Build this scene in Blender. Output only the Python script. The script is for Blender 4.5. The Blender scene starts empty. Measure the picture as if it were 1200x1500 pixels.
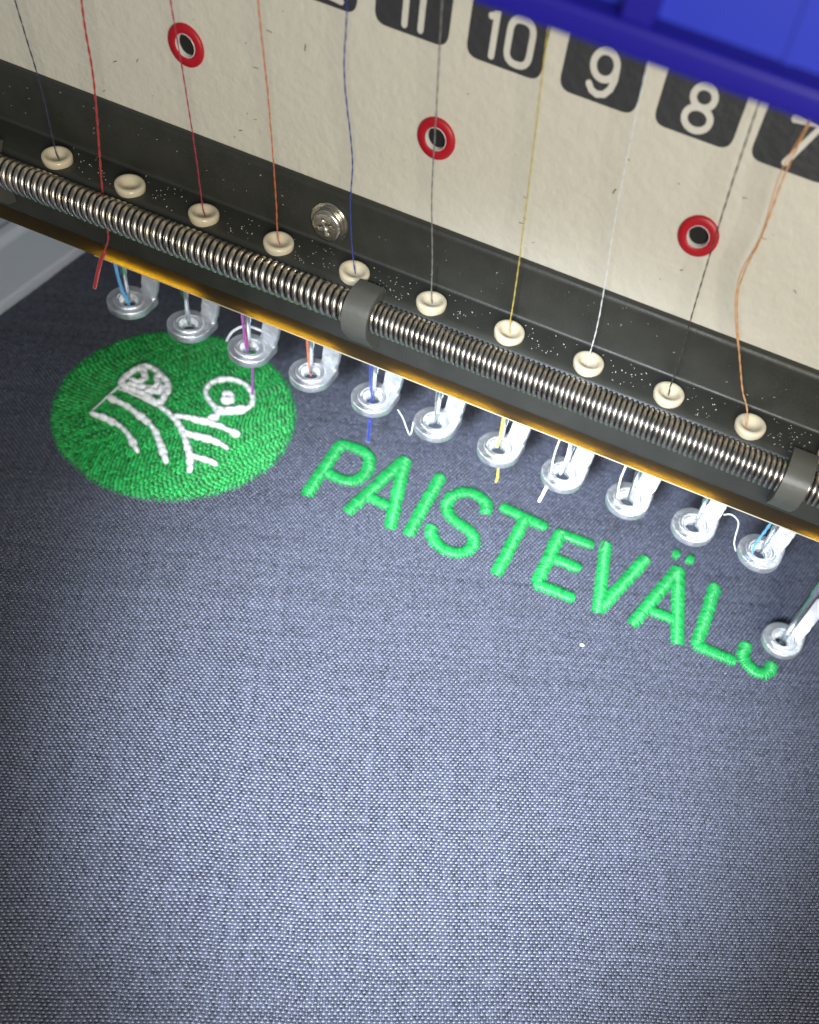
import bpy, bmesh, math, random
import numpy as np
from mathutils import Vector, Matrix

random.seed(7)
rng = np.random.default_rng(11)
S = 0.012            # one needle pitch (12 mm) in metres; everything below is measured in needle pitches
SC = bpy.context.scene
COL = SC.collection

# ------------------------------------------------------------------ camera
RIGHT = Vector((0.9198, 0.36443, 0.14548))
DOWN = Vector((0.38392, -0.7592, -0.52556))
FWD = Vector((-0.08108, 0.53926, -0.83823))
CAM = Vector((8.172, -9.180, 12.311))
cd = bpy.data.cameras.new('camera')
cam = bpy.data.objects.new('camera', cd)
COL.objects.link(cam)
m = Matrix((RIGHT, -DOWN, -FWD)).transposed().to_4x4()
m.translation = CAM * S
cam.matrix_world = m
cd.sensor_fit = 'HORIZONTAL'
cd.sensor_width = 36.0
cd.lens = 36.0 * 1433.63 / 1200.0
cd.shift_x = (600 - 715.74) / 1200.0
cd.shift_y = (964.63 - 750) / 1200.0
cd.clip_start = 0.005
cd.clip_end = 50
cd.dof.use_dof = True
cd.dof.focus_distance = 12.3 * S
cd.dof.aperture_fstop = 28
SC.camera = cam

# ------------------------------------------------------------------ world and lamps
w = bpy.data.worlds.new('World')
SC.world = w
w.use_nodes = True
bg = w.node_tree.nodes['Background']
bg.inputs[0].default_value = (0.80, 0.90, 1.0, 1)
bg.inputs[1].default_value = 0.16


def lamp(name, kind, loc, aim, energy, color, **kw):
    d = bpy.data.lights.new(name, kind)
    d.energy = energy
    d.color = color
    for k, v in kw.items():
        setattr(d, k, v)
    o = bpy.data.objects.new(name, d)
    COL.objects.link(o)
    o.location = Vector(loc) * S
    o.rotation_euler = (Vector(aim) - Vector(loc)).to_track_quat('-Z', 'Y').to_euler()
    return o


# room light, above and to the right of the camera (neutral warm)
lamp('ceiling_lamp', 'AREA', (15, -18, 14), (5, 0, 5), 0.66, (1.0, 0.945, 0.82),
     shape='RECTANGLE', size=9 * S, size_y=5 * S)
# cool work lamp that lights the cloth from the front
lamp('work_lamp', 'SPOT', (7.2, -13.2, 13.2), (6.7, -2.0, 0), 9.0, (0.80, 0.88, 1.0),
     spot_size=math.radians(43), spot_blend=1.0, shadow_soft_size=0.9 * S)

SC.view_settings.view_transform = 'Standard'
SC.view_settings.look = 'None'
SC.view_settings.exposure = 0.0
SC.view_settings.gamma = 1.0
SC.view_settings.use_curve_mapping = False


# ------------------------------------------------------------------ materials
def mat(name, col, rough=0.5, metal=0.0, spec=0.5, var=0.0, vscale=4.0, bump=0.0, bscale=20.0,
        sheen=0.0, coat=0.0, trans=0.0, detail=4, rvar=0.0, sss=0.0):
    mt = bpy.data.materials.new(name)
    mt.use_nodes = True
    nt = mt.node_tree
    b = nt.nodes['Principled BSDF']
    b.inputs['Base Color'].default_value = (*col, 1)
    b.inputs['Roughness'].default_value = rough
    b.inputs['Metallic'].default_value = metal
    b.inputs['Specular IOR Level'].default_value = spec
    b.inputs['Sheen Weight'].default_value = sheen
    b.inputs['Coat Weight'].default_value = coat
    b.inputs['Transmission Weight'].default_value = trans
    if sss:
        b.inputs['Subsurface Weight'].default_value = sss
        b.inputs['Subsurface Radius'].default_value = (1, .9, .7)
        b.inputs['Subsurface Scale'].default_value = 0.06 * S
    tc = nt.nodes.new('ShaderNodeTexCoord')
    if var or rvar:
        n = nt.nodes.new('ShaderNodeTexNoise')
        n.inputs['Scale'].default_value = vscale / S
        n.inputs['Detail'].default_value = detail
        nt.links.new(tc.outputs['Object'], n.inputs['Vector'])
        if var:
            mx = nt.nodes.new('ShaderNodeMix')
            mx.data_type = 'RGBA'
            mx.inputs['A'].default_value = (*[c * (1 - var) for c in col], 1)
            mx.inputs['B'].default_value = (*[min(1, c * (1 + var)) for c in col], 1)
            nt.links.new(n.outputs['Fac'], mx.inputs['Factor'])
            nt.links.new(mx.outputs['Result'], b.inputs['Base Color'])
        if rvar:
            mr = nt.nodes.new('ShaderNodeMapRange')
            mr.inputs['From Min'].default_value = .3
            mr.inputs['From Max'].default_value = .7
            mr.inputs['To Min'].default_value = max(0, rough - rvar)
            mr.inputs['To Max'].default_value = rough + rvar
            nt.links.new(n.outputs['Fac'], mr.inputs['Value'])
            nt.links.new(mr.outputs['Result'], b.inputs['Roughness'])
    if bump:
        n2 = nt.nodes.new('ShaderNodeTexNoise')
        n2.inputs['Scale'].default_value = bscale / S
        n2.inputs['Detail'].default_value = 3
        nt.links.new(tc.outputs['Object'], n2.inputs['Vector'])
        bp = nt.nodes.new('ShaderNodeBump')
        bp.inputs['Strength'].default_value = 1.0
        bp.inputs['Distance'].default_value = bump * S
        nt.links.new(n2.outputs['Fac'], bp.inputs['Height'])
        nt.links.new(bp.outputs['Normal'], b.inputs['Normal'])
    return mt


M = {}
M['cream'] = mat('cream_powder_coat', (0.60, 0.575, 0.495), 0.55, var=.05, vscale=5, bump=.014, bscale=10)
M['dark'] = mat('charcoal_plastic', (0.030, 0.031, 0.026), 0.46, var=.25, vscale=3, bump=.003, bscale=30, rvar=.08)
M['body'] = mat('body_black', (0.02, 0.02, 0.02), 0.6)
M['plate'] = mat('charcoal_print', (0.035, 0.036, 0.040), 0.5, bump=.012, bscale=9)
M['digit'] = mat('white_print', (0.62, 0.60, 0.54), 0.55, bump=.012, bscale=9)
M['red'] = mat('red_rubber', (0.42, 0.006, 0.016), 0.42, var=.1)
M['sleeve'] = mat('white_nylon', (0.75, 0.74, 0.70), 0.35)
M['hole'] = mat('hole_black', (0.004, 0.004, 0.004), 0.8)
M['ceramic'] = mat('ivory_ceramic', (0.62, 0.55, 0.40), 0.22, var=.06, vscale=6, sss=.25)
M['spring'] = mat('spring_steel', (0.60, 0.55, 0.48), 0.30, metal=1.0, var=.08, vscale=3, rvar=.06)
M['rod'] = mat('rod_dark', (0.02, 0.02, 0.02), 0.5)
M['clip'] = mat('grey_nylon', (0.085, 0.085, 0.072), 0.45, var=.15, vscale=5, bump=.004, bscale=14)
M['chrome'] = mat('screw_steel', (0.74, 0.70, 0.62), 0.22, metal=1.0, rvar=.06, vscale=8)
M['foot'] = mat('cast_foot_steel', (0.80, 0.82, 0.85), 0.40, metal=0.9, var=.16, vscale=7, bump=.014, bscale=16, rvar=.12)
M['needle'] = mat('needle_steel', (0.75, 0.77, 0.80), 0.22, metal=1.0)
M['blue_rim'] = mat('blue_plastic', (0.010, 0.006, 0.25), 0.4, var=.05)
M['blue_face'] = mat('blue_plastic_face', (0.020, 0.036, 0.44), 0.45, var=.05)
M['hoop'] = mat('grey_hoop_plastic', (0.46, 0.50, 0.57), 0.45, var=.06, vscale=1.0)
M['hoop_dark'] = mat('grey_hoop_recess', (0.12, 0.12, 0.15), 0.5)
M['lint'] = mat('white_lint', (0.75, 0.75, 0.72), 0.8)
M['fibre'] = mat('dark_fibre', (0.05, 0.045, 0.04), 0.8)
M['green'] = mat('green_thread', (0.008, 0.29, 0.058), 0.36, var=.30, vscale=12, spec=.6)
M['green_fill'] = mat('green_fill_thread', (0.002, 0.16, 0.020), 0.36, var=.6, vscale=16, spec=.5)
def sheen_tone_material(src, name, lo, hi):
    mt = M[src].copy()
    mt.name = name
    nt = mt.node_tree
    b = nt.nodes['Principled BSDF']
    at_ = nt.nodes.new('ShaderNodeAttribute')
    at_.attribute_name = 'tone'
    r = nt.nodes.new('ShaderNodeValToRGB')
    r.color_ramp.elements[0].color = (*lo, 1)
    r.color_ramp.elements[1].color = (*hi, 1)
    nt.links.new(at_.outputs['Fac'], r.inputs['Fac'])
    nt.links.new(r.outputs['Color'], b.inputs['Base Color'])
    return mt


M['green_stitch'] = sheen_tone_material('green_fill', 'green_fill_stitches', (0.002, 0.13, 0.016), (0.020, 0.50, 0.10))  # random stitch tones put thread sparkle into the base colour
M['green'] = sheen_tone_material('green', 'green_satin_thread', (0.005, 0.21, 0.042), (0.018, 0.40, 0.090))  # tone of each thread paints its varying sheen into the green
M['white_thread'] = mat('white_thread', (0.84, 0.85, 0.86), 0.45, var=.05, vscale=14)


def yarn_material():
    mt = bpy.data.materials.new('navy_yarn')
    mt.use_nodes = True
    nt = mt.node_tree
    b = nt.nodes['Principled BSDF']
    b.inputs['Roughness'].default_value = 0.38
    b.inputs['Specular IOR Level'].default_value = 0.55
    b.inputs['Sheen Weight'].default_value = 0.12
    b.inputs['Sheen Roughness'].default_value = 0.4
    b.inputs['Sheen Tint'].default_value = (0.7, 0.78, 1.0, 1)
    at = nt.nodes.new('ShaderNodeAttribute')
    at.attribute_name = 'tone'
    r = nt.nodes.new('ShaderNodeValToRGB')
    r.color_ramp.elements[0].color = (0.013, 0.0150, 0.022, 1)
    r.color_ramp.elements[1].color = (0.092, 0.101, 0.142, 1)
    nt.links.new(at.outputs['Fac'], r.inputs['Fac'])
    nt.links.new(r.outputs['Color'], b.inputs['Base Color'])
    return mt


M['yarn'] = yarn_material()
M['cloth'] = mat('navy_cloth_base', (0.012, 0.013, 0.022), 0.9, spec=.1)


def amber_material():
    mt = bpy.data.materials.new('amber_translucent_plastic')
    mt.use_nodes = True
    nt = mt.node_tree
    b = nt.nodes['Principled BSDF']
    b.inputs['Base Color'].default_value = (0.018, 0.015, 0.008, 1)
    b.inputs['Roughness'].default_value = 0.6
    t = nt.nodes.new('ShaderNodeBsdfTranslucent')
    t.inputs['Color'].default_value = (0.95, 0.66, 0.10, 1)
    mx = nt.nodes.new('ShaderNodeMixShader')
    mx.inputs['Fac'].default_value = 0.42
    nt.links.new(b.outputs[0], mx.inputs[1])
    nt.links.new(t.outputs[0], mx.inputs[2])
    nt.links.new(mx.outputs[0], nt.nodes['Material Output'].inputs['Surface'])
    return mt


M['amber'] = amber_material()
M['edge_light'] = mat('painted_edge_light', (0.50, 0.47, 0.36), 0.3)  # pale colour stands in for bright light on the lip's bottom edge


def emit_material(name, col, st):
    mt = bpy.data.materials.new(name)
    mt.use_nodes = True
    b = mt.node_tree.nodes['Principled BSDF']
    b.inputs['Base Color'].default_value = (.8, .8, .8, 1)
    b.inputs['Emission Color'].default_value = (*col, 1)
    b.inputs['Emission Strength'].default_value = st
    return mt


M['led'] = emit_material('led_white', (0.86, 0.92, 1.0), 32.0)


def thread_mat(name, col):
    return mat('thread_' + name, col, 0.42, var=.3, vscale=18, sheen=.3)


# ------------------------------------------------------------------ object helpers
WL = {}          # world position (pitches) of every object


def empty(name, loc=(0, 0, 0), parent=None):
    o = bpy.data.objects.new(name, None)
    o.empty_display_size = 0.1 * S
    COL.objects.link(o)
    WL[o] = Vector(loc)
    if parent:
        o.parent = parent
        o.location = (Vector(loc) - WL[parent]) * S
    else:
        o.location = Vector(loc) * S
    return o


def place(me, name, parent=None, loc=(0, 0, 0), material=None):
    o = bpy.data.objects.new(name, me)
    COL.objects.link(o)
    if material:
        if len(me.materials) == 0:
            me.materials.append(material)
    WL[o] = Vector(loc)
    if parent:
        o.parent = parent
        o.location = (Vector(loc) - WL[parent]) * S
    else:
        o.location = Vector(loc) * S
    return o


def mesh(name, V, F, smooth=True, sharp=None):
    me = bpy.data.meshes.new(name)
    me.from_pydata([(v[0] * S, v[1] * S, v[2] * S) for v in V], [], F)
    bm = bmesh.new()
    bm.from_mesh(me)
    bmesh.ops.recalc_face_normals(bm, faces=bm.faces)
    if smooth and sharp:
        for e in bm.edges:
            if len(e.link_faces) == 2 and e.calc_face_angle(0) > math.radians(sharp):
                e.smooth = False
    bm.to_mesh(me)
    bm.free()
    if smooth:
        me.shade_smooth() if hasattr(me, 'shade_smooth') else None
        for p in me.polygons:
            p.use_smooth = True
    return me


def mk(name, VF, material, parent=None, loc=(0, 0, 0), smooth=True, sharp=40):
    """VF in world pitches when loc is 0, else local to loc; parented objects keep their world place"""
    me = mesh(name, VF[0], VF[1], smooth, sharp)
    return place(me, name, parent, loc, material)


def tag(o, label, cat=None, group=None, kind=None):
    if label:
        o['label'] = label
    if cat:
        o['category'] = cat
    if group:
        o['group'] = group
    if kind:
        o['kind'] = kind
    return o


def join(*vfs):
    V, F = [], []
    for v, f in vfs:
        k = len(V)
        V += list(v)
        F += [tuple(i + k for i in q) for q in f]
    return V, F


def tube(path, r, n=8, cap=True):
    P = [Vector(p) for p in path]
    N = len(P)
    rs = r if hasattr(r, '__len__') else [r] * N
    V, F = [], []
    t0 = (P[1] - P[0]).normalized()
    u = t0.orthogonal().normalized()
    for i in range(N):
        t = (P[min(i + 1, N - 1)] - P[max(i - 1, 0)]).normalized()
        u = (u - t * u.dot(t)).normalized()
        v = t.cross(u)
        for k in range(n):
            a = 2 * math.pi * k / n
            V.append(P[i] + (u * math.cos(a) + v * math.sin(a)) * rs[i])
    for i in range(N - 1):
        for k in range(n):
            F.append((i * n + k, i * n + (k + 1) % n, (i + 1) * n + (k + 1) % n, (i + 1) * n + k))
    if cap:
        F.append(tuple(range(n)))
        F.append(tuple((N - 1) * n + k for k in range(n)))
    return V, F


def lathe(prof, n=32, closed=True):
    """prof: list of (r, z) round the z axis; closed: last joins first"""
    V, F = [], []
    m_ = len(prof)
    for k in range(n):
        a = 2 * math.pi * k / n
        for r, z in prof:
            V.append((r * math.cos(a), r * math.sin(a), z))
    for k in range(n):
        k2 = (k + 1) % n
        for j in range(m_ if closed else m_ - 1):
            j2 = (j + 1) % m_
            F.append((k * m_ + j, k2 * m_ + j, k2 * m_ + j2, k * m_ + j2))
    return V, F


def round_poly(pts, rad, n=5):
    out = []
    N = len(pts)
    for i in range(N):
        p = Vector(pts[i])
        a = Vector(pts[i - 1]) - p
        b = Vector(pts[(i + 1) % N]) - p
        r = rad[i] if hasattr(rad, '__len__') else rad
        r = min(r, a.length * .49, b.length * .49)
        if r <= 1e-5:
            out.append(tuple(p))
            continue
        pa, pb = p + a.normalized() * r, p + b.normalized() * r
        for k in range(n + 1):
            t = k / n
            q = pa * (1 - t) ** 2 + p * 2 * t * (1 - t) + pb * t * t
            out.append(tuple(q))
    return out


def prism_x(prof, xs):
    """closed (y, z) profile swept along x through the stations xs; ends capped"""
    V, F = [], []
    n = len(prof)
    for x in xs:
        V += [(x, y, z) for y, z in prof]
    for i in range(len(xs) - 1):
        for k in range(n):
            k2 = (k + 1) % n
            F.append((i * n + k, i * n + k2, (i + 1) * n + k2, (i + 1) * n + k))
    F.append(tuple(range(n)))
    F.append(tuple((len(xs) - 1) * n + k for k in range(n)))
    return V, F


def catmull(P, n=6):
    P = [Vector(p) for p in P]
    if len(P) < 3:
        return [P[0].lerp(P[1], k / n) for k in range(n + 1)]
    out = []
    for i in range(len(P) - 1):
        a, b, c, d = P[max(i - 1, 0)], P[i], P[i + 1], P[min(i + 2, len(P) - 1)]
        for k in range(n):
            t = k / n
            out.append(0.5 * ((2 * b) + (c - a) * t + (2 * a - 5 * b + 4 * c - d) * t * t + (3 * b - a - 3 * c + d) * t ** 3))
    out.append(P[-1])
    return out


def resample(P, step):
    L = [0.0]
    for i in range(1, len(P)):
        L.append(L[-1] + (P[i] - P[i - 1]).length)
    n = max(2, int(round(L[-1] / step)) + 1)
    out = []
    j = 0
    for k in range(n):
        s = L[-1] * k / (n - 1)
        while j < len(P) - 2 and L[j + 1] < s:
            j += 1
        d = L[j + 1] - L[j]
        out.append(P[j].lerp(P[j + 1], 0 if d < 1e-9 else (s - L[j]) / d))
    return out


def curve_fill(name, loops, depth, bevel=0.0):
    """flat 2-D loops (outlines and holes) filled and thickened, lying in the local xy plane, front at z = 0 .. depth"""
    cu = bpy.data.curves.new(name, 'CURVE')
    cu.dimensions = '2D'
    cu.fill_mode = 'BOTH'
    cu.extrude = depth / 2 * S
    cu.bevel_depth = bevel * S
    cu.bevel_resolution = 2
    for lp in loops:
        sp = cu.splines.new('POLY')
        sp.points.add(len(lp) - 1)
        for i, (x, y) in enumerate(lp):
            sp.points[i].co = (x * S, y * S, 0, 1)
        sp.use_cyclic_u = True
    o = bpy.data.objects.new(name, cu)
    me = bpy.data.meshes.new_from_object(o)
    bpy.data.objects.remove(o)
    bpy.data.curves.remove(cu)
    me.name = name
    return me


def circle(cx, cy, r, n=40):
    return [(cx + r * math.cos(2 * math.pi * k / n), cy + r * math.sin(2 * math.pi * k / n)) for k in range(n)]


# ================================================================== SETTING: the cloth
fabric = empty('fabric', (5, 0, 0))
tag(fabric, 'dark navy woven cloth with a green embroidered emblem and lettering', 'fabric')
X0, X1, Y0, Y1 = -3.9, 15.5, -10.5, 7.0


def cloth_z(x, y):
    """gentle waves of the stretched cloth, none under the embroidery"""
    k = np.clip((-0.1 - y) / 2.2, 0, 1) + np.clip((-1.4 - x) / .8, 0, 1)
    k = np.clip(k, 0, 1)
    return k * (0.034 * np.sin(1.1 * x + .5 * y + .6 * np.sin(.9 * y)) + 0.020 * np.sin(2.3 * x - .8 * y + 1.1)
                + .007 * np.sin(5.1 * x + 1.7 * y + np.sin(1.9 * y)))


gx, gy = np.linspace(X0, X1, 90), np.linspace(Y0, Y1, 80)
V = [(x, y, float(cloth_z(x, y)) - 0.012) for y in gy for x in gx]
F = [(j * 90 + i, j * 90 + i + 1, (j + 1) * 90 + i + 1, (j + 1) * 90 + i) for j in range(79) for i in range(89)]
mk('backing_sheet', (V, F), M['cloth'], fabric)

# woven floats: plain weave, one small domed pad for each visible crossing
EMC, EMR = (0.46, 0.888), 2.0
AX, AY = 0.034, 0.043
ROT = math.radians(22)
cr, sr = math.cos(ROT), math.sin(ROT)
ii, jj = np.meshgrid(np.arange(-520, 520), np.arange(-480, 480))
ii, jj = ii.ravel(), jj.ravel()
wob = 0.010
lx = ii * AX + wob * np.sin(jj * .043 + 1.3) + 0.005 * np.sin(jj * .31)
ly = jj * AY + wob * np.sin(ii * .037) + 0.006 * np.sin(ii * .23 + 2)
wx = 6 + cr * lx - sr * ly
wy = -1 + sr * lx + cr * ly
# keep what the camera can see, with a margin for a step to the side
rel = np.stack([wx, wy, 0 * wx], 1) - np.array(CAM)
dep = rel @ np.array(FWD)
px = 715.7 + 1433.6 * (rel @ np.array(RIGHT)) / dep
py = 964.6 + 1433.6 * (rel @ np.array(DOWN)) / dep
keep = (px > -190) & (px < 1390) & (py < 1690) & (py > 250) & (wx > X0 + .1) & (wx < X1 - .1) & (wy > Y0 + .1) & (wy < Y1 - .1)
keep &= ((wx - EMC[0]) ** 2 + (wy - EMC[1]) ** 2) > (EMR - .12) ** 2
keep &= wx > -3.35
wx, wy, ii, jj = wx[keep], wy[keep], ii[keep], jj[keep]
NP_ = len(wx)
weft = ((ii + jj) % 2 == 0)
# per-yarn and per-crossing irregularity
ytone = rng.normal(0, 1, 2400)
tone = 0.50 + 0.075 * ytone[(jj + 800)] * weft + .075 * ytone[(ii + 1500)] * (~weft) + rng.normal(0, .13, NP_) + np.where(weft, .22, -.26)
tone = np.clip(tone, 0, 1)
hl = np.where(weft, AX * .88, AX * .50) * rng.uniform(.86, 1.1, NP_)     # half length along x
hw = np.where(weft, AY * .47, AY * .80) * rng.uniform(.86, 1.1, NP_)     # half length along y
hh = np.where(weft, .030, .014) * rng.uniform(.75, 1.25, NP_)
g = np.array([-1, 0, 1])
vx = np.tile(g, 3)[None, :] * hl[:, None]
vy = np.repeat(g, 3)[None, :] * hw[:, None]
shape = np.array([.0, .45, .0, .45, 1, .45, .0, .45, .0])
shape_w = np.array([-.6, .0, -.6, .35, 1, .35, -.6, .0, -.6])
shape_v = np.array([-.6, .35, -.6, .0, 1, .0, -.6, .35, -.6])
vz = np.where(weft[:, None], shape_w[None], shape_v[None]) * hh[:, None]
vx = vx * np.where(np.abs(shape_w) > .5, .8, 1.0)[None]
ang = ROT + rng.normal(0, .05, NP_)
ca, sa = np.cos(ang)[:, None], np.sin(ang)[:, None]
co = np.empty((NP_, 9, 3), np.float32)
co[..., 0] = wx[:, None] + ca * vx - sa * vy - 5
co[..., 1] = wy[:, None] + sa * vx + ca * vy
co[..., 2] = cloth_z(wx, wy)[:, None] + vz
quad = np.array([[0, 1, 4, 3], [1, 2, 5, 4], [3, 4, 7, 6], [4, 5, 8, 7]])
idx = (quad[None] + (np.arange(NP_) * 9)[:, None, None]).reshape(-1)
me = bpy.data.meshes.new('weave')
me.vertices.add(NP_ * 9)
me.vertices.foreach_set('co', (co * S).reshape(-1))
me.loops.add(len(idx))
me.loops.foreach_set('vertex_index', idx.astype(np.int32))
me.polygons.add(NP_ * 4)
me.polygons.foreach_set('loop_start', np.arange(0, NP_ * 16, 4, dtype=np.int32))
me.polygons.foreach_set('use_smooth', np.ones(NP_ * 4, bool))
at = me.attributes.new('tone', 'FLOAT', 'POINT')
at.data.foreach_set('value', np.repeat(tone, 9).astype(np.float32))
me.update()
me.validate()
wv = place(me, 'weave', fabric, (5, 0, 0), M['yarn'])
wv['kind'] = 'stuff'

# ------------------------------------------------------------------ green emblem: filled disc of stitches
emblem = empty('emblem', (EMC[0], EMC[1], 0), fabric)
emblem['label'] = 'round green stitched emblem with white line drawing of tree and fields'
n = 72
V = [(EMC[0], EMC[1], .006)]
F = []
rings = [(.5, .006), (.9, .006), (.975, .0), (1.0, -.02)]
for f_, z in rings:
    for k in range(n):
        a = 2 * math.pi * k / n
        V.append((EMC[0] + EMR * f_ * math.cos(a), EMC[1] + EMR * f_ * math.sin(a), z))
for k in range(n):
    F.append((0, 1 + k, 1 + (k + 1) % n))
    for r_ in range(len(rings) - 1):
        F.append((1 + r_ * n + k, 1 + (r_ + 1) * n + k, 1 + (r_ + 1) * n + (k + 1) % n, 1 + r_ * n + (k + 1) % n))
mk('underlay', (V, F), M['green_fill'], emblem)

FA = math.radians(62)            # direction of the fill stitches
cf, sf = math.cos(FA), math.sin(FA)
pads = []
LEN, WID = 0.080, 0.033
row = 0
y = -EMR
while y < EMR:
    hlf = math.sqrt(max(0, (EMR + random.uniform(-.008, .012)) ** 2 - y * y))
    x = -hlf + (row % 2) * LEN * .5 + random.uniform(-.06, .06) * LEN - LEN
    while x < hlf:
        a, b = max(x, -hlf), min(x + LEN, hlf)
        if b - a > .02:
            pads.append((a, b, y + random.gauss(0, .002)))
        x += LEN * random.uniform(.96, 1.04)
    y += WID * .94
    row += 1
V, F = [], []
tilt_noise = 0
for a, b, yy in pads:
    k = len(V)
    z0 = .026 + random.uniform(-.003, .004)
    hgt = .026 + random.uniform(-.006, .006)
    dx = random.uniform(-.006, .006)
    for s_, zz, ww in ((0, -.4, .35), (.3, .9, .95), (.7, .9, .95), (1, -.4, .35)):
        xx = a + (b - a) * s_
        for e, ez in ((-1, -.25), (0, 1), (1, -.25)):
            lx_, ly_ = xx, yy + e * WID * .5 * ww + dx * (s_ - .5)
            r_ = math.hypot(lx_, ly_) / EMR
            drop = .045 * max(0, (r_ - .94) / .06) if r_ > .94 else 0
            V.append((EMC[0] + cf * lx_ - sf * ly_, EMC[1] + sf * lx_ + cf * ly_, z0 + hgt * (zz if ez > 0 else zz * .2 - .5) - drop))
    for i in range(3):
        for j in range(2):
            p0 = k + i * 3 + j
            F.append((p0, p0 + 3, p0 + 4, p0 + 1))
fill = mk('fill_stitches', (V, F), M['green_stitch'], emblem, sharp=None)
fill['kind'] = 'stuff'
ta = fill.data.attributes.new('tone', 'FLOAT', 'POINT')
ta.data.foreach_set('value', np.repeat(np.clip(rng.normal(.5, .30, len(pads)), 0, 1), 12).astype(np.float32))

# white running stitches, each one a piece of its own
def stitch_mesh():
    V, F = [], []
    nl, nr = 7, 8
    for i in range(nl):
        s_ = i / (nl - 1)
        x = (s_ - .5)
        r = (max(0.0, 1 - abs(2 * s_ - 1) ** 3.2)) ** .5
        r = max(r, .5)
        for k in range(nr):
            a = 2 * math.pi * k / nr + s_ * 1.2
            fl = 1 + .10 * math.cos(4 * a)
            V.append((x, .5 * r * fl * math.cos(a), .5 * r * fl * math.sin(a)))
    for i in range(nl - 1):
        for k in range(nr):
            F.append((i * nr + k, i * nr + (k + 1) % nr, (i + 1) * nr + (k + 1) % nr, (i + 1) * nr + k))
    F.append(tuple(range(nr)))
    F.append(tuple((nl - 1) * nr + k for k in range(nr)))
    return mesh('stitch', V, F, True, None)


STM = stitch_mesh()
STM.materials.append(M['white_thread'])


def stitch_line(pts, width=.130, step=.150, z=.066):
    P = resample(catmull([(x, y, 0) for x, y in pts], 8), step)
    for i in range(len(P) - 1):
        a, b = P[i], P[i + 1]
        d = b - a
        c = (a + b) / 2
        o = place(STM, 'stitch', emblem, (c.x, c.y, z + random.uniform(-.004, .008)))
        o.rotation_euler = (random.uniform(0, 3), random.uniform(-.06, .06), math.atan2(d.y, d.x) + random.uniform(-.10, .10))
        ww = width * random.uniform(.88, 1.12)
        o.scale = (d.length * 1.28, ww, ww * .72)


LINES = {
    'field_a': [(-0.637, 0.123), (-0.491, 0.124), (-0.293, 0.135), (-0.097, 0.104), (0.104, 0.016), (0.291, -0.12), (0.436, -0.236)],
    'field_b': [(-0.601, 0.567), (-0.412, 0.55), (-0.223, 0.533), (-0.005, 0.469), (0.21, 0.406), (0.431, 0.286), (0.625, 0.112), (0.777, -0.043), (0.936, -0.21)],
    'spine': [(0.203, 0.803), (0.461, 0.72), (0.642, 0.615), (0.8, 0.498), (0.982, 0.315), (1.15, 0.129), (1.361, -0.204)],
    'br1': [(0.514, 0.729), (0.709, 0.8), (0.922, 0.84), (1.22, 0.886), (1.398, 0.884), (1.627, 0.87)],
    'br2': [(0.84, 0.48), (1.06, 0.503), (1.24, 0.545), (1.407, 0.559), (1.62, 0.517)],
    'br3': [(1.217, 0.088), (1.365, 0.131), (1.508, 0.133), (1.64, 0.128)],
    'circ': [(0.987, 1.24), (0.823, 1.318), (0.672, 1.448), (0.633, 1.647), (0.747, 1.872), (0.939, 1.964), (1.156, 1.958), (1.341, 1.843), (1.47, 1.61), (1.442, 1.441), (1.276, 1.258), (1.065, 1.157), (0.956, 1.243)],
    'circ2': [(1.008, 1.231), (1.159, 1.254), (1.293, 1.333), (1.402, 1.461)],
    'blob': [(0.993, 1.439), (1.134, 1.456), (1.112, 1.575), (0.965, 1.621), (1.008, 1.492), (1.117, 1.512)],
    'stem': [(1.047, 1.189), (1.138, 1.029), (1.036, 0.948)],
    'tree': [(-0.61, 0.931), (-0.649, 1.063), (-0.599, 1.271), (-0.56, 1.453), (-0.449, 1.52), (-0.287, 1.504), (-0.159, 1.445), (0.03, 1.333), (0.12, 1.21), (0.143, 1.048), (0.184, 0.834), (-0.006, 0.852), (-0.194, 0.915), (-0.397, 0.904), (-0.589, 0.922)],
    'tree2': [(-0.519, 1.096), (-0.39, 1.084), (-0.342, 1.201), (-0.401, 1.345), (-0.54, 1.42)],
    'tree3': [(-0.502, 0.973), (-0.318, 1.016), (-0.23, 1.068), (-0.066, 1.144), (-0.061, 1.235), (-0.177, 1.3), (-0.223, 1.474)],
    'tree4': [(-0.141, 0.925), (-0.102, 1.056), (0.047, 1.057), (-0.008, 1.222)],
}
for k, v in LINES.items():
    stitch_line(v, width=.142 if k.startswith('tree') or k in ('blob', 'circ2') else .130)
stitch_line([(-0.657, 0.153), (-0.634, 0.526), (-0.591, 0.854)], width=.035, step=.35, z=.066)
stitch_line([(-0.571, 0.823), (-0.379, 0.827), (-0.135, 0.819), (0.064, 0.786), (0.212, 0.787)], width=.045, step=.2, z=.060)


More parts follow.
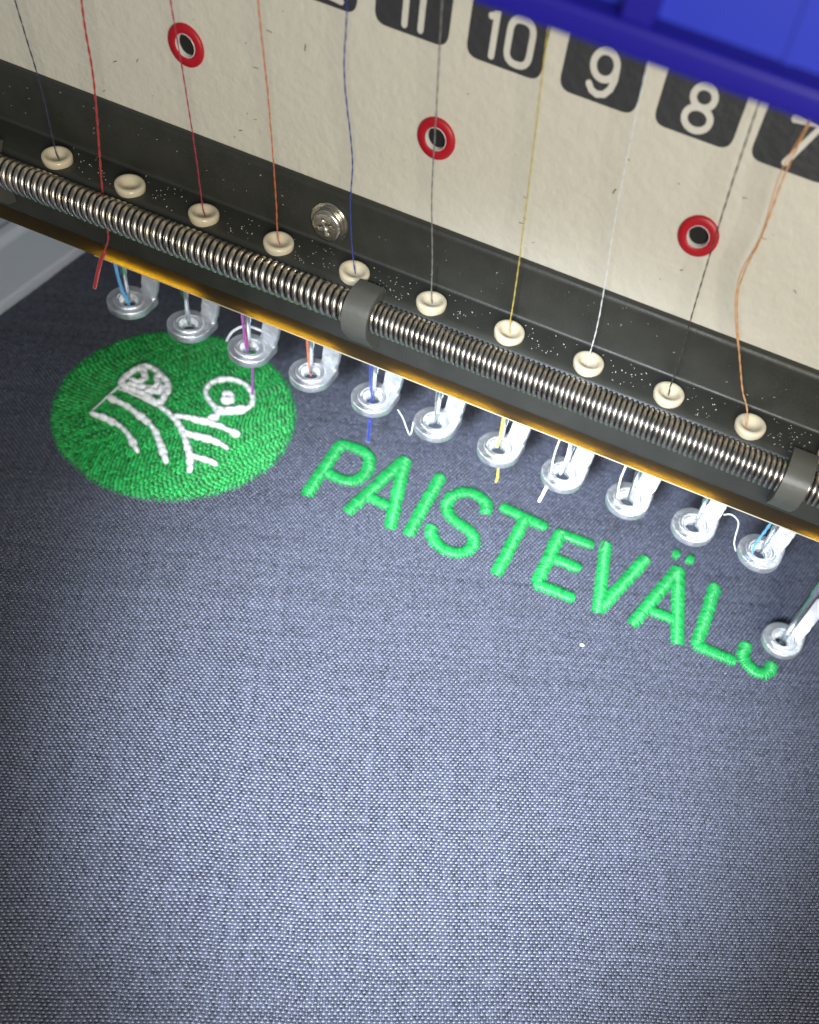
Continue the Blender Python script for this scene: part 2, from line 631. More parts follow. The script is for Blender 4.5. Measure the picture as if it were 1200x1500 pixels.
# ------------------------------------------------------------------ satin-stitched letters
def satin(pts, w=.105, h=.085, z=.0, seed=0, pitch=.0190, rt=.0128):
    """one pen stroke of satin stitch: thread after thread arched across it, over a soft padding; returns mesh and a tone for each vertex"""
    rg = random.Random(seed)
    C_ = catmull([(x, y, 0) for x, y in pts], 10) if len(pts) > 2 else [Vector((*pts[0], 0)), Vector((*pts[1], 0))]
    t0, t1 = (C_[0] - C_[1]).normalized(), (C_[-1] - C_[-2]).normalized()
    C_ = [C_[0] + t0 * .035] + C_ + [C_[-1] + t1 * .035]
    P = resample(C_, pitch)
    N = len(P)
    V, F, T = [], [], []
    # padding
    KP = 7
    for i in range(N):
        t = (P[min(i + 1, N - 1)] - P[max(i - 1, 0)]).normalized()
        nr = Vector((-t.y, t.x, 0))
        e = min(i, N - 1 - i)
        cap = (.50, .80, .94, 1)[min(e, 3)]
        for k in range(KP):
            u = math.pi * k / (KP - 1)
            q = P[i] + nr * (-math.cos(u) * w * .88 * cap)
            V.append((q.x, q.y, z - .015 + math.sin(u) * h * .86 * cap))
            T.append(.2)
    for i in range(N - 1):
        for k in range(KP - 1):
            F.append((i * KP + k, (i + 1) * KP + k, (i + 1) * KP + k + 1, i * KP + k + 1))
    # threads
    KA, KS = 9, 5
    for i in range(N):
        t = (P[min(i + 1, N - 1)] - P[max(i - 1, 0)]).normalized()
        nr = Vector((-t.y, t.x, 0))
        e = min(i, N - 1 - i)
        cap = (.55, .82, .95, 1)[min(e, 3)]
        wl, wr = w * cap + rg.gauss(0, .009), w * cap + rg.gauss(0, .009)
        hh_ = h * cap ** .6 * rg.uniform(.96, 1.05)
        sl = (.010 if i % 2 else -.006) + rg.gauss(0, .003)
        tone_ = min(1, max(0, rg.gauss(.5, .2)))
        path = []
        for k in range(KA):
            u = math.pi * k / (KA - 1)
            cx_ = -math.cos(u)
            q = P[i] + nr * (cx_ * (wl if cx_ < 0 else wr)) + t * (sl * cx_ * 1.2)
            path.append((q.x, q.y, z - .012 + hh_ * math.sin(u) ** .75))
        v_, f_ = tube(path, rt * rg.uniform(.9, 1.1), KS, False)
        k0 = len(V)
        V += [tuple(q) for q in v_]
        F += [tuple(j + k0 for j in q) for q in f_]
        T += [tone_] * len(v_)
    return V, F, T


LET = [
    ('P', [[(3.249, 0.876), (3.51, 0.851), (3.715, 0.938), (3.798, 1.155), (3.744, 1.444), (3.617, 1.578), (3.368, 1.60), (3.156, 1.57)], [(3.156, 1.554), (3.165, 0.297)]]),
    ('A', [[(4.101, 0.731), (4.416, 0.712)], [(4.233, 1.75), (3.904, 0.294)], [(4.25, 1.759), (4.637, 0.319)]]),
    ('I', [[(4.927, 1.718), (4.952, 0.331)]]),
    ('S', [[(5.894, 1.357), (5.812, 1.564), (5.595, 1.642), (5.407, 1.594), (5.268, 1.432), (5.254, 1.2), (5.353, 1.034), (5.56, 0.928), (5.771, 0.88), (5.926, 0.764), (5.963, 0.585), (5.876, 0.408), (5.656, 0.316), (5.431, 0.378), (5.276, 0.505), (5.22, 0.635)]]),
    ('T', [[(6.106, 1.602), (6.884, 1.549)], [(6.522, 1.534), (6.511, 0.273)]]),
    ('E', [[(7.161, 1.547), (7.703, 1.563)], [(7.219, 1.007), (7.667, 1.0)], [(7.159, 0.383), (7.767, 0.386)], [(7.161, 1.547), (7.159, 0.383)]]),
    ('V', [[(8.611, 1.714), (8.244, 0.408)], [(7.922, 1.686), (8.223, 0.345)]]),
    ('A with two dots', [[(9.02, 0.758), (9.388, 0.765)], [(9.173, 1.759), (8.799, 0.374)], [(9.184, 1.765), (9.55, 0.362)], [(9.035, 2.064), (9.073, 2.064)], [(9.284, 2.065), (9.322, 2.065)]]),
    ('L', [[(9.849, 0.453), (10.456, 0.446)], [(9.84, 1.723), (9.849, 0.453)]]),
    ('J', [[(10.587, 0.839), (10.594, 0.59), (10.749, 0.445), (10.935, 0.416), (11.033, 0.514), (11.063, 0.653)]]),
]
sd = 0
for name, strokes in LET:
    cx = sum(s_[0][0] for s_ in strokes) / len(strokes)
    lt = empty('letter', (cx, .35, 0), fabric)
    lt['label'] = 'green satin-stitched letter ' + (name if name != 'J' else 'J, half sewn under the needle')
    for q, st in enumerate(strokes):
        sd += 1
        V, F, T = satin(st, w=.096, z=.004 * q, seed=sd)
        V = [(x - cx, y - .35, z) for x, y, z in V]
        so = mk('stroke', (V, F), M['green'], lt, (cx, .35, 0), sharp=None)
        ta = so.data.attributes.new('tone', 'FLOAT', 'POINT')
        ta.data.foreach_set('value', np.array(T, np.float32))
# little join of thread between L and J
mk('join_thread', tube([(10.46, .44, .03), (10.52, .45, .05), (10.59, .52, .04)], .018, 6), M['green'], fabric)

# ================================================================== HOOP at the left
hoop = empty('embroidery_hoop', (-3.9, 2, 0))
tag(hoop, 'light grey plastic embroidery hoop side bar holding the cloth', 'hoop')
prof = round_poly([(-3.22, .03), (-3.24, .13), (-4.16, .20), (-4.24, .31), (-4.40, .33), (-4.55, .20), (-6.2, .12), (-6.2, -.25), (-3.22, -.25)], .05)
V, F = [], []
n = len(prof)
ys = np.linspace(-2.5, 8.5, 12)
for yy in ys:
    for x, z in prof:
        V.append((x + .105 * (yy - 2.5) + .02, yy, z))
for i in range(len(ys) - 1):
    for k in range(n):
        F.append((i * n + k, i * n + (k + 1) % n, (i + 1) * n + (k + 1) % n, (i + 1) * n + k))
F += [tuple(range(n)), tuple((len(ys) - 1) * n + k for k in range(n))]
mk('side_bar', (V, F), M['hoop'], hoop)
prof = round_poly([(-4.75, .10), (-4.75, .24), (-6.0, .26), (-6.0, .1)], .03)
mk('arm_plate', ([(x + .105 * (yy - 2.5), yy, z) for yy in (-2, 8.2) for x, z in prof],
                 [(k, (k + 1) % len(prof), len(prof) + (k + 1) % len(prof), len(prof) + k) for k in range(len(prof))]
                 + [tuple(range(len(prof))), tuple(range(len(prof), 2 * len(prof)))]), M['hoop_dark'], hoop)

# ================================================================== NEEDLE HEAD
head = empty('needle_head', (5, 1.5, 3.5))
tag(head, 'cream and charcoal embroidery machine head with numbered needles and presser feet', 'machine')
HX0, HX1 = -1.7, 13.2
PO = Vector((0, 0.581, 7.257))
TL = math.radians(3.99)
UP = Vector((0, math.sin(TL), math.cos(TL)))
NRM = Vector((0, -math.cos(TL), math.sin(TL)))
PROT = Matrix(((1, 0, 0), tuple(UP), tuple(NRM))).transposed()   # local x, y(up), z(out of the panel)


def pan(u, v, out=0.0):
    return PO + Vector((u, 0, 0)) + UP * v + NRM * out


def on_panel(me, name, parent, u, v, out, material):
    loc = pan(u, v, out)
    o = place(me, name, parent, loc, material)
    o.rotation_euler = PROT.to_euler()
    return o


RINGS = [(1.665, -.896), (4.665, -.896), (7.665, -.896)]
me = curve_fill('front_panel', [[(HX0, -1.84), (HX1, -1.84), (HX1, 4.2), (HX0, 4.2)]] + [circle(u, v, .125) for u, v in RINGS], .10, .012)
o = on_panel(me, 'front_panel', head, 0, 0, -.062, M['cream'])

# box of the head behind the panel
prof = [(1.05, 11.2), (.66, 5.0), (.66, 4.1), (.75, 3.95), (3.4, 3.95), (3.4, 11.2)]
mk('housing', prism_x(prof, [HX0 + .02, HX1 - .02]), M['body'], head, smooth=False)

# charcoal cover: strip, shelf with the eyelets, front face
prof = [(.470, 5.415), (.400, 5.405), (.372, 5.36), (.352, 4.730), (.330, 4.705), (-.150, 4.695), (-.225, 4.64), (-.220, 4.35),
        (-.184, 3.90), (-.175, 3.86), (-.128, 3.86), (-.10, 4.55), (.43, 4.6), (.45, 5.30), (.470, 5.30)]
prof = round_poly(prof, [0, .03, .03, .03, .03, .05, .05, .1, .02, .0, .0, 0, 0, 0, 0], 4)
mk('cover', prism_x(prof, [HX0, HX1]), M['dark'], head, sharp=50)
# amber lip below the cover, lit through from behind
prof_e = round_poly([(-.142, 3.589), (-.140, 3.577), (-.09, 3.577), (-.09, 3.589)], .006, 2)
mk('lip_edge_light', prism_x(prof_e, [.35, HX1 - .02]), M['edge_light'], head)  # added thin strip, paints the overexposed light along the lip's bottom
prof = round_poly([(-.172, 3.862), (-.150, 3.62), (-.135, 3.590), (-.10, 3.590), (-.10, 3.62), (-.128, 3.862)], [0, .03, .01, .01, .02, 0], 3)
mk('amber_lip', prism_x(prof, [HX0 + .01, HX1 - .01]), M['amber'], head)

# little LEDs behind the lip
for x, hx in ((1.2, .7), (3.25, .6), (5.4, .7), (7.0, .5), (8.4, .6), (10.9, .7), (12.3, .4)):
    V, F = prism_x([(.0, 3.60), (.0, 3.64), (.05, 3.64), (.05, 3.60)], [x - hx, x + hx])
    mk('led', (V, F), M['led'], head, smooth=False)
mk('led_board', prism_x([(-.06, 3.66), (-.06, 3.70), (.4, 3.70), (.4, 3.66)], [HX0 + .7, HX1 - .1]), M['sleeve'], head, smooth=False)

# ---- red washers with a sleeve
rw = mesh('washer', *lathe([(.122, .0), (.122, .030), (.135, .038), (.205, .036), (.218, .022), (.218, .0)], 48), True, 50)
sl = mesh('sleeve', *lathe([(.121, .030), (.116, .034), (.112, .026), (.108, -.10), (.121, -.10)], 40), True, 50)
bh = mesh('bore', *join(lathe([(.0001, -.034), (.1075, -.034), (.1075, -.06), (.0001, -.06)], 32)), True, 50)
for u, v in RINGS:
    o = on_panel(rw, 'washer', head, u, v, 0.0, M['red'])
    o['label'] = 'red rubber washer on the cream panel'
    for mm, nm, mt in ((sl, 'sleeve', M['sleeve']), (bh, 'bore', M['hole'])):
        c = bpy.data.objects.new(nm, mm)
        COL.objects.link(c)
        if not mm.materials:
            mm.materials.append(mt)
        c.parent = o

# ---- number plates
PLT = curve_fill('number_plate', [round_poly([(0, 0), (.802, 0), (.802, .60), (0, .60)], .13, 6)], .004)
PLT.materials.append(M['plate'])


def stroke2d(pts, w, n=5):
    """outline strip with round ends for one pen stroke: list of loops"""
    P = [Vector((x, y, 0)) for x, y in pts]
    L, R_ = [], []
    N = len(P)
    closed = (P[0] - P[-1]).length < 1e-6
    V, F = [], []
    for i in range(N):
        if closed:
            t = (P[(i + 1) % (N - 1)] - P[(i - 1) % (N - 1)]).normalized()
        else:
            t = (P[min(i + 1, N - 1)] - P[max(i - 1, 0)]).normalized()
        nr = Vector((-t.y, t.x, 0)) * w / 2
        V += [P[i] + nr, P[i] - nr]
    for i in range(N - 1):
        F.append((2 * i, 2 * i + 1, 2 * i + 3, 2 * i + 2))
    if not closed:
        for end in (0, N - 1):
            t = (P[0] - P[1]).normalized() if end == 0 else (P[-1] - P[-2]).normalized()
            nr = Vector((-t.y, t.x, 0))
            k = len(V)
            V.append(P[end])
            for j in range(9):
                a = -math.pi / 2 + math.pi * j / 8
                V.append(P[end] + (t * math.cos(a) + nr * math.sin(a)) * w / 2)
            for j in range(8):
                F.append((k, k + 1 + j, k + 2 + j))
    return [tuple(v) for v in V], F


def ell(cx, cy, rx, ry, a0=0, a1=360, n=28):
    return [(cx + rx * math.cos(math.radians(a0 + (a1 - a0) * k / n)), cy + ry * math.sin(math.radians(a0 + (a1 - a0) * k / n))) for k in range(n + 1)]


def rrect(x0, y0, x1, y1, r):
    q = round_poly([(x0, y0), (x1, y0), (x1, y1), (x0, y1)], r, 8)
    return q + [q[0]]


SW = .066
one = lambda x: [[(x - .055, .42), (x + .0, .475), (x + .0, .075)]]
DIG = {
    4: ('12', one(.20) + [ell(.50, .36, .105, .105, 170, -20, 14) + [(.57, .28), (.39, .075), (.63, .075)]]),
    5: ('11', one(.325) + one(.50)),
    6: ('10', one(.265) + [rrect(.415, .075, .65, .475, .115)]),
    7: ('9', [ell(.405, .345, .118, .125, 0, 360), [(.523, .345), (.53, .25), (.51, .16), (.46, .095), (.39, .075), (.33, .095), (.29, .145)]]),
    8: ('8', [ell(.405, .375, .105, .095), ell(.405, .175, .128, .105)]),
    9: ('7', [[(.275, .465), (.525, .465), (.345, .075)]]),
}
for i, (txt, strokes) in DIG.items():
    o = on_panel(PLT, 'number_plate', head, i - 1.145, 0, .003, None)
    o['label'] = 'charcoal number plate reading ' + txt
    groups = [strokes] if len(txt) == 1 else ([strokes[:1], strokes[1:]])
    for gq in groups:
        V, F = [], []
        for st in gq:
            V, F = join((V, F), stroke2d(st, SW))
        me = bpy.data.meshes.new('digit')
        k = 0
        me.from_pydata([(x * S, y * S, (.0045 + .00001 * q) * S) for q, (x, y, z) in enumerate(V)], [], F)
        me.materials.append(M['digit'])
        c = bpy.data.objects.new('digit', me)
        COL.objects.link(c)
        c.parent = o

# ---- screw on the charcoal strip
SCR = Vector((3.50, .360, 5.00))
srot = Matrix(((1, 0, 0), (0, .05, .9987), (0, -.9987, .05))).transposed().to_euler()  # local z points out of the strip
scr = empty('screw', SCR, head)
scr['label'] = 'shiny cross-head screw in the charcoal strip'
scr.rotation_euler = srot


def sub(VF, name, parent, material, sharp=40, loc=(0, 0, 0)):
    me_ = mesh(name, VF[0], VF[1], True, sharp)
    me_.materials.append(material)
    c = bpy.data.objects.new(name, me_)
    COL.objects.link(c)
    c.parent = parent
    c.location = Vector(loc) * S
    return c


sub(lathe([(.10, 0), (.238, 0), (.244, .012), (.238, .024), (.10, .026)], 48), 'washer', scr, M['chrome'])


def cross_outline(l, w):
    p = [(w, w), (w, l), (-w, l), (-w, w), (-l, w), (-l, -w), (-w, -w), (-w, -l), (w, -l), (w, -w), (l, -w), (l, w)]
    a = math.radians(24)
    p = round_poly(p, .008, 2)
    return [(x * math.cos(a) - y * math.sin(a), x * math.sin(a) + y * math.cos(a)) for x, y in p]


sh = curve_fill('screw_head', [circle(0, 0, .158, 56), cross_outline(.108, .030)], .030, .034)
sh.materials.append(M['chrome'])
for p_ in sh.polygons:
    p_.use_smooth = True
c = bpy.data.objects.new('screw_head', sh)
COL.objects.link(c)
c.parent = scr
c.location = (0, 0, .078 * S)
sub(lathe([(.0001, .020), (.15, .020), (.15, .045), (.0001, .045)], 32), 'recess_floor', scr, M['hole'])

# ---- ceramic eyelets
EY = mesh('eyelet', *lathe([(.0001, -.10), (.0001, -.060), (.050, -.058), (.085, -.035), (.112, .012), (.140, .030), (.165, .032), (.184, .018), (.190, -.010), (.186, -.05), (.178, -.10)], 40), True, 60)
EY.materials.append(M['ceramic'])
EYC = mesh('eyelet_bore', *lathe([(.0001, -.05), (.089, -.05), (.089, -.06), (.0001, -.06)], 24), True, 50)
for i in range(11):
    o = place(EY, 'eyelet', head, (i, 0, 4.752))
    o.scale = (.97, .97, .84)
    o.rotation_euler = (random.uniform(-.04, .04) - .03, random.uniform(-.05, .05), random.uniform(0, 6))

# ---- springs on their rod
SPY, SPZ, SPR = -.415, 4.580, .162


def helix(x0, x1, pitch, rw_, r=SPR, n=22, nw=8):
    turns = int((x1 - x0) / pitch)
    path = []
    for k in range(turns * n + 1):
        a = 2 * math.pi * k / n
        x = x0 + (x1 - x0) * k / (turns * n)
        path.append((x + .0, SPY + r * math.cos(a), SPZ + r * math.sin(a)))
    V, F = [], []
    for k, p in enumerate(path):
        a = 2 * math.pi * k / n
        rad = Vector((0, math.cos(a), math.sin(a)))
        for j in range(nw):
            b = 2 * math.pi * j / nw
            V.append(Vector(p) + rad * (rw_ * math.cos(b)) + Vector((1, 0, 0)) * (rw_ * math.sin(b)))
    N = len(path)
    for i in range(N - 1):
        for j in range(nw):
            F.append((i * nw + j, i * nw + (j + 1) % nw, (i + 1) * nw + (j + 1) % nw, (i + 1) * nw + j))
    F += [tuple(range(nw)), tuple((N - 1) * nw + j for j in range(nw))]
    return V, F


CLIPS = [(-1.05, -.64), (4.14, 4.46), (9.54, 9.84)]
for (a, b, pt) in ((-.66, 4.14, .084), (4.46, 9.56, .064), (9.82, 12.9, .064)):
    mk('spring', helix(a, b, pt, pt * .375), M['spring'], head, sharp=None)
mk('rod', prism_x([(SPY + .11 * math.cos(k * .3927), SPZ + .11 * math.sin(k * .3927)) for k in range(16)], [HX0, HX1]), M['rod'], head)
for a, b in CLIPS:
    prof = [(-.12, 4.80), (-.36, 4.83), (-.57, 4.78), (-.66, 4.60), (-.63, 4.40), (-.49, 4.22), (-.36, 4.06), (-.15, 4.00), (-.15, 4.3), (-.2, 4.4), (-.2, 4.7)]
    prof = round_poly(prof, [.03, .08, .12, .12, .10, .03, .05, .02, .02, .02, .02], 4)
    mk('spring_clip', prism_x(prof, [a, a + .012, b - .012, b]), M['clip'], head, sharp=35)

# ---- presser feet and needles
FY, FZ = .797, 2.057


def foot_plate():
    """flat teardrop plate: the ring runs straight-sided into the arm"""
    pts = [(.300 * math.cos(2 * math.pi * k / 48), .300 * math.sin(2 * math.pi * k / 48)) for k in range(48)]
    pts += [(.025, .285), (.305, .255), (.312, .20), (.02, .27)]
    pts = sorted(set(pts))
    def half(ps):
        h = []
        for p in ps:
            while len(h) > 1 and (h[-1][0] - h[-2][0]) * (p[1] - h[-2][1]) - (h[-1][1] - h[-2][1]) * (p[0] - h[-2][0]) <= 0:
                h.pop()
            h.append(p)
        return h[:-1]
    hull = half(pts) + half(pts[::-1])
    return curve_fill('foot_plate', [hull, circle(0, 0, .150, 36)], .085, .016)


def foot_shank():
    path = [(.12, .17, .0), (.145, .215, .003), (.160, .250, .025), (.172, .275, .075), (.185, .295, .16), (.22, .38, .55), (.27, .50, 1.05), (.30, .58, 1.9)]
    P = resample(catmull(path, 8), .05)
    V, F = [], []
    for i, p in enumerate(P):
        t = (P[min(i + 1, len(P) - 1)] - P[max(i - 1, 0)]).normalized()
        s_ = Vector((.93, -.12 if i > 4 else -.35, 0))
        s_ = (s_ - t * s_.dot(t)).normalized()
        nn = t.cross(s_).normalized()
        k = i / 6
        hw_ = .142 + .01 * max(0, 1 - k)
        th = .040
        for a, b in ((-1, -.5), (-.93, -1), (.93, -1), (1, -.5), (1, .5), (.93, 1), (-.93, 1), (-1, .5)):
            V.append(p + s_ * (a * hw_) + nn * (b * th))
    n_ = 8
    for i in range(len(P) - 1):
        for k in range(n_):
            F.append((i * n_ + k, i * n_ + (k + 1) % n_, (i + 1) * n_ + (k + 1) % n_, (i + 1) * n_ + k))
    F += [tuple(range(n_)), tuple((len(P) - 1) * n_ + k for k in range(n_))]
    return V, F


FR = foot_plate()
FC = mesh('collar', *lathe([(.100, -.075), (.100, -.015), (.112, .0), (.170, .062), (.185, .074), (.205, .076), (.222, .066), (.230, .03), (.16, -.075)], 40), True, 50)
FC.materials.append(M['foot'])
FS = mesh('shank', *foot_shank(), True, 40)
FR.materials.append(M['foot'])
FS.materials.append(M['foot'])
NV = tube([(0, 0, 2.0), (0, 0, .55), (0, 0, .5), (0, 0, .1), (0, 0, .02)], [.055, .055, .038, .034, .012], 12)
ND = mesh('needle', *NV, True, 40)
ND.materials.append(M['needle'])
for i in range(12):
    z = FZ if i < 11 else .48
    ft = empty('presser_foot', (i, FY, z), head)
    ft['label'] = 'raised cast steel presser foot' if i < 11 else 'lowered cast steel presser foot sewing the letter J'
    for mm, nm in ((FR, 'foot_plate'), (FC, 'collar'), (FS, 'shank')):
        c = bpy.data.objects.new(nm, mm)
        COL.objects.link(c)
        c.parent = ft
    ft.rotation_euler = (random.uniform(-.03, .03), random.uniform(-.03, .03), random.uniform(-.05, .05))
    nd = place(ND, 'needle', head, (i, FY, z + (.0 if i < 11 else -.46)))
if True:
    # the lowered foot and its needle reach up into the head
    mk('foot_bar', tube([(11.30, FY + .58, 2.3), (11.30, FY + .58, 4.1)], .11, 16), M['foot'], head)
    mk('needle_bar', tube([(11, FY, 1.7), (11, FY, 4.2)], .075, 16), M['needle'], head)

# ================================================================== BLUE GUARD at the top right
bg_ = empty('blue_guard', (8, -1.5, 8.8))
tag(bg_, 'glossy deep blue plastic guard over the number plates', 'guard')
prof = round_poly([(-1.62, 8.77), (-1.62, 8.97), (-1.30, 8.97), (-1.30, 8.77)], .05)
mk('rim', prism_x(prof, [5.80, 5.85, 9.6, 12]), M['blue_rim'], bg_)
prof = round_poly([(-1.42, 8.95), (-1.30, 11.4), (-1.24, 11.4), (-1.36, 8.95)], .01)
mk('face', prism_x(prof, [5.83, 12]), M['blue_face'], bg_)
for x in (6.86, 9.6):
    prof = round_poly([(-1.60, 8.96), (-1.48, 11.4), (-1.30, 11.4), (-1.41, 8.96)], .03)
    mk('rib', prism_x(prof, [x - .10, x - .09, x + .09, x + .10]), M['blue_rim'], bg_)

for x in (7.82,):
    prof = round_poly([(-1.435, 8.96), (-1.32, 11.4), (-1.30, 11.4), (-1.41, 8.96)], .004)
    mk('seam', prism_x(prof, [x - .03, x - .025, x + .025, x + .03]), M['blue_face'], bg_)

bg_.location = Vector((8.15, -2.5, 9.26)) * S

# ================================================================== THREADS
TCOL = {
    'navy': (0.010, 0.018, 0.06), 'crimson': (0.36, 0.010, 0.04), 'orange': (0.55, 0.12, 0.03), 'blue': (0.012, 0.03, 0.26),
    'grey': (0.18, 0.17, 0.16), 'yellow': (0.52, 0.40, 0.06), 'white': (0.72, 0.74, 0.80), 'black': (0.012, 0.012, 0.012),
    'copper': (0.58, 0.29, 0.11), 'red': (0.40, 0.018, 0.02), 'light_blue': (0.06, 0.30, 0.60), 'purple': (0.30, 0.05, 0.34),
}
TM = {k: thread_mat(k, v) for k, v in TCOL.items()}


def thread(col, label, pts, r=.0080, tails=(), name='thread', n=6, wob=.004):
    P = resample(catmull(pts, 10), .05)
    P = [p + Vector((random.gauss(0, wob * .25), random.gauss(0, wob * .25), 0)) for p in P]
    base = Vector(P[-1])
    o = empty(name, base)
    tag(o, label, 'thread', 'threads')
    # two-ply twist
    V, F = [], []
    PL = resample(P, .022)
    for ph in (0, math.pi):
        Q = []
        for k, p in enumerate(PL):
            a = k * .55 + ph
            Q.append(p + Vector((math.cos(a), math.sin(a), 0)) * r * .45)
        V, F = join((V, F), tube([q - base for q in Q], r * .68, 5))
    mk('strand', (V, F), TM[col], o, base, sharp=None)
    for tl in tails:
        c_, tp, tr = tl
        Q = resample(catmull(tp, 8), .03)
        mk('tail', tube([q - base for q in Q], tr * .72, 6), TM[c_], o, base, sharp=None)
    return o


def through(i, top):
    """path from above, through eyelet i, hidden behind the cover, to the needle of foot i"""
    return top + [(i - .02, .02, 4.83), (i, .02, 4.72), (i, .10, 4.5), (i, .45, 4.2), (i - .05, FY - .07, 3.7), (i - .03, FY - .06, 2.7), (i - .01, FY - .03, 2.12)]


thread('navy', 'dark navy thread running into the leftmost ceramic eyelet', through(0, [(-.26, .12, 7.9), (-.16, .1, 6.416), (-.085, .1, 5.489)]),
       tails=[('light_blue', [(-.06, FY - .085, 3.9), (-.04, FY - .085, 2.5), (0, FY - .03, 2.1), (.06, FY - .1, 2.0)], .032)])
thread('crimson', 'crimson thread crossing the leftmost red washer', through(2, [(1.76, .12, 8.4), (1.815, .1, 7.013), (1.87, .1, 6.207), (1.94, .06, 5.4)]),
       tails=[('purple', [(1.95, FY - .07, 3.6), (1.97, FY - .05, 2.2), (2.03, FY, 1.9), (2.02, FY - .05, 1.25)], .026)])
thread('orange', 'orange thread running into the fourth eyelet, left of the screw', through(3, [(2.75, .12, 8.6), (2.82, .1, 7.317), (2.89, .1, 6.331), (2.95, .06, 5.4)]),
       tails=[('orange', [(2.96, FY - .07, 3.7), (2.98, FY - .05, 2.5), (3.0, FY, 2.05)], .020)])
thread('blue', 'deep blue wavy thread passing just right of the screw', through(4, [(3.70, .12, 8.8), (3.774, .1, 7.605), (3.765, .1, 6.908), (3.881, .1, 6.077), (3.872, .1, 5.516), (3.93, .05, 5.05)]),
       tails=[('blue', [(3.96, FY - .07, 3.8), (3.97, FY - .06, 2.5), (3.99, FY - .01, 2.1), (4.0, FY - .06, 1.66)], .030), ('blue', [(4.0, FY - .06, 1.70), (4.0, FY - .08, 1.27)], .040)])
thread('grey', 'grey thread hanging across the middle red washer', through(5, [(4.70, .12, 9), (4.732, .1, 7.895), (4.779, .1, 6.973), (4.825, .1, 6.032), (4.93, .05, 5.3)]))
thread('yellow', 'yellow thread descending beside number plate 10', through(6, [(5.70, .12, 9), (5.77, .1, 7.925), (5.867, .1, 6.499), (5.95, .05, 5.4)]),
       tails=[('yellow', [(5.98, FY - .08, 3.6), (6.0, FY - .06, 2.5), (5.97, FY - .02, 2.12)], .030), ('yellow', [(6.06, FY - .12, 1.98), (6.12, FY - .22, 1.75), (6.11, FY - .24, 1.66)], .030)])
thread('white', 'fine white thread descending below number plate 9', through(7, [(6.70, .12, 9), (6.733, .1, 7.878), (6.812, .1, 6.627), (6.915, .1, 5.688), (6.97, .05, 5.2)]), r=.0068,
       tails=[('white', [(6.90, FY - .1, 3.6), (6.82, FY - .12, 2.6), (6.84, FY - .1, 2.14)], .020), ('white', [(6.86, FY - .27, 2.0), (6.84, FY - .30, 1.85), (6.82, FY - .33, 1.72)], .036), ('white', [(7.02, FY - .07, 3.6), (6.97, FY - .04, 2.1)], .022)])
thread('black', 'black thread passing the rightmost red washer', through(8, [(7.75, .12, 9), (7.782, .1, 7.986), (7.83, .1, 6.936), (7.92, .1, 5.668), (7.97, .05, 5.2)]),
       tails=[('black', [(7.98, FY, 2.0), (7.93, FY - .12, 1.6), (7.90, FY - .2, 1.1)], .014), ('white', [(7.86, FY - .08, 3.6), (7.80, FY - .12, 2.6), (7.86, FY - .1, 2.15)], .022)])
thread('copper', 'loose copper coloured thread hanging in front of number plate 7', [(8.30, .12, 9.2), (8.257, .1, 7.965), (8.24, .1, 7.478), (8.27, .1, 6.846), (8.25, .1, 6.413), (8.324, .1, 6.025), (8.713, .06, 5.176), (8.86, .03, 4.96), (8.94, .0, 4.80), (8.97, 0, 4.68)], r=.0095,
       tails=[('copper', [(8.29, .14, 9.2), (8.25, .12, 8.0), (8.20, .12, 7.45), (8.26, .11, 6.85), (8.22, .12, 6.38), (8.31, .10, 6.0), (8.50, .08, 5.6)], .009)])
thread('red', 'thick red thread hanging behind the spring with a frayed end', [(.835, .2, 8.3), (.832, -.05, 6.75), (.82, -.08, 5.948), (.775, -.21, 4.90), (.762, -.235, 4.62), (.735, -.24, 4.3), (.70, -.22, 4.02), (.575, -.21, 3.76)], r=.0120,
       tails=[('red', [(.60, -.21, 3.80), (.52, -.25, 3.62), (.38, -.30, 3.20)], .036)], wob=.002)
thread('light_blue', 'light blue thread at the presser foot left of the rightmost one', [(9.93, FY - .09, 3.7), (9.91, FY - .1, 2.9), (9.87, FY - .1, 2.3), (9.90, FY - .08, 2.12)], r=.020,
       tails=[('light_blue', [(10.10, FY + .2, 3.3), (10.07, FY + .14, 2.5), (10.04, FY + .06, 2.12)], .014)])

# loose ends and fluff
def loose(label, pts, r, col):
    Q = resample(catmull(pts, 8), .03)
    base = Q[-1].copy()
    me_ = mesh('loose_thread', *tube([q - base for q in Q], r, 5), True, None)
    o = place(me_, 'loose_thread', None, base, TM[col])
    tag(o, label, 'thread', 'loose thread ends')


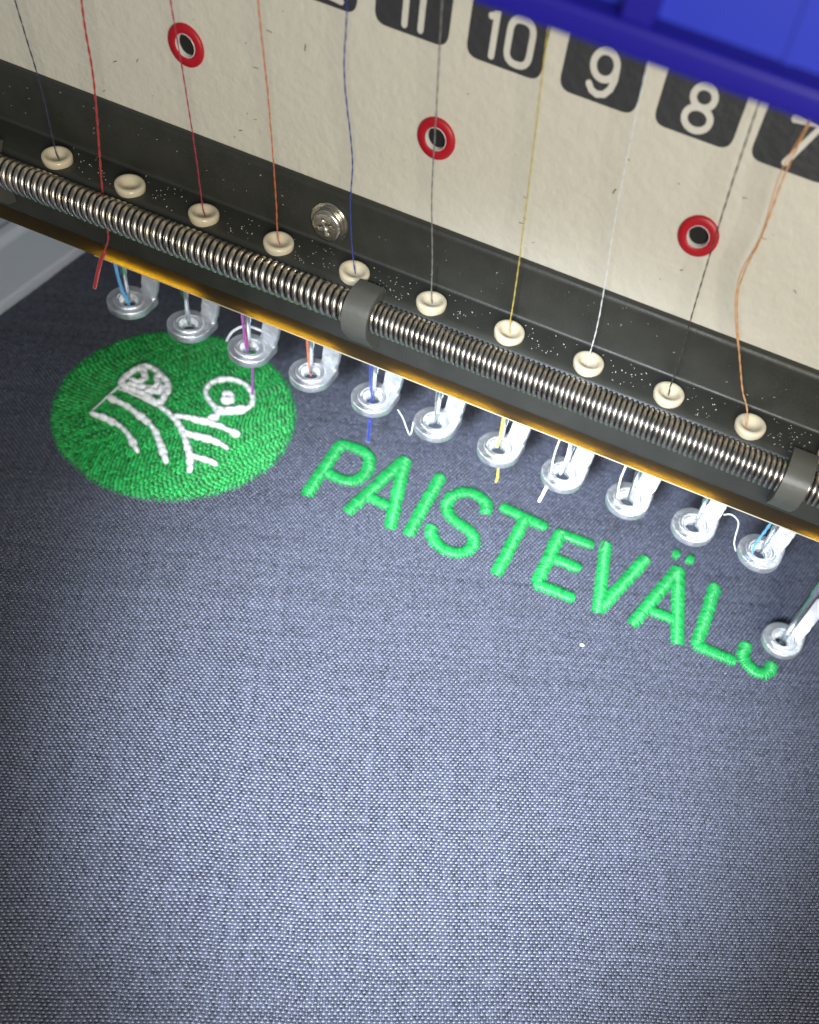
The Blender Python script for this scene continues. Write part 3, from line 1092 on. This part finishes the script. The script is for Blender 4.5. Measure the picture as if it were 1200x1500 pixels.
loose('silvery curled fibre dangling between the two rightmost raised presser feet', [(9.33, 1.05, 2.25), (9.43, 1.06, 2.3), (9.56, 1.02, 2.25), (9.60, .93, 2.1), (9.63, .86, 2.0), (9.70, .80, 1.92)], .010, 'white')
loose('white thread end curling beside the presser foot over the green emblem', [(1.55, .9, 1.95), (1.62, 1.0, 2.1), (1.80, 1.1, 2.2), (2.08, 1.12, 2.2)], .020, 'white')
loose('faint white fluff strand between the two presser feet left of the yellow thread', [(4.38, .85, 2.0), (4.50, .78, 1.95), (4.62, .66, 1.9), (4.70, .62, 1.85), (4.68, .75, 2.0)], .009, 'white')

# lint: specks on the charcoal cover, fibres on the panel, one speck on the cloth
def specks(name, spots, label, material):
    V, F = [], []
    for (x, y, z), s_, l_ in spots:
        a = random.uniform(0, 6.28)
        d = Vector((math.cos(a), .4 * math.sin(a), .5 * math.sin(a))).normalized()
        p = Vector((x, y, z))
        q = p + d * l_ * .5 + Vector((0, 0, random.uniform(0, .2) * l_))
        V, F = join((V, F), tube([p, q, p + d * l_], s_, 4))
    o = mk(name, (V, F), material, None, sharp=None)
    tag(o, label, 'lint', kind='stuff')
    return o


spots = []
for _ in range(300):
    i = random.choice([.45, 1.4, 2.45, 3.35, 4.45, 4.6, 5.4, 6.45, 7.4, 8.4, 9.4, 9.5])
    x = i + random.gauss(0, .22)
    y = random.uniform(-.12, .30)
    if abs(x - round(x)) < .2 and abs(y) < .2:
        continue
    spots.append(((x, y, 4.697 + .022 * (y + .15)), random.uniform(.0014, .0042), random.uniform(.004, .020)))
for _ in range(60):
    zz = random.uniform(4.82, 5.35)
    spots.append(((random.uniform(-1, 10), .348 + .036 * (zz - 4.75), zz), random.uniform(.001, .0025), random.uniform(.004, .03)))
specks('lint_dust', spots, 'white lint specks scattered on the charcoal shelf around the eyelets', M['lint'])
spots = []
for _ in range(34):
    p = pan(random.uniform(.5, 9.5), random.uniform(-1.75, -.15), .004)
    spots.append((tuple(p), random.uniform(.002, .004), random.uniform(.02, .07)))
specks('fibre_dust', spots, 'short dark fibres stuck to the cream panel', M['fibre'])
sp = mk('lint_speck', tube([(8.17, -.402, .03), (8.197, -.40, .045), (8.225, -.39, .03)], [.018, .026, .014], 7), M['lint'], None)
tag(sp, 'single white lint speck on the navy cloth below the letter V', 'lint')
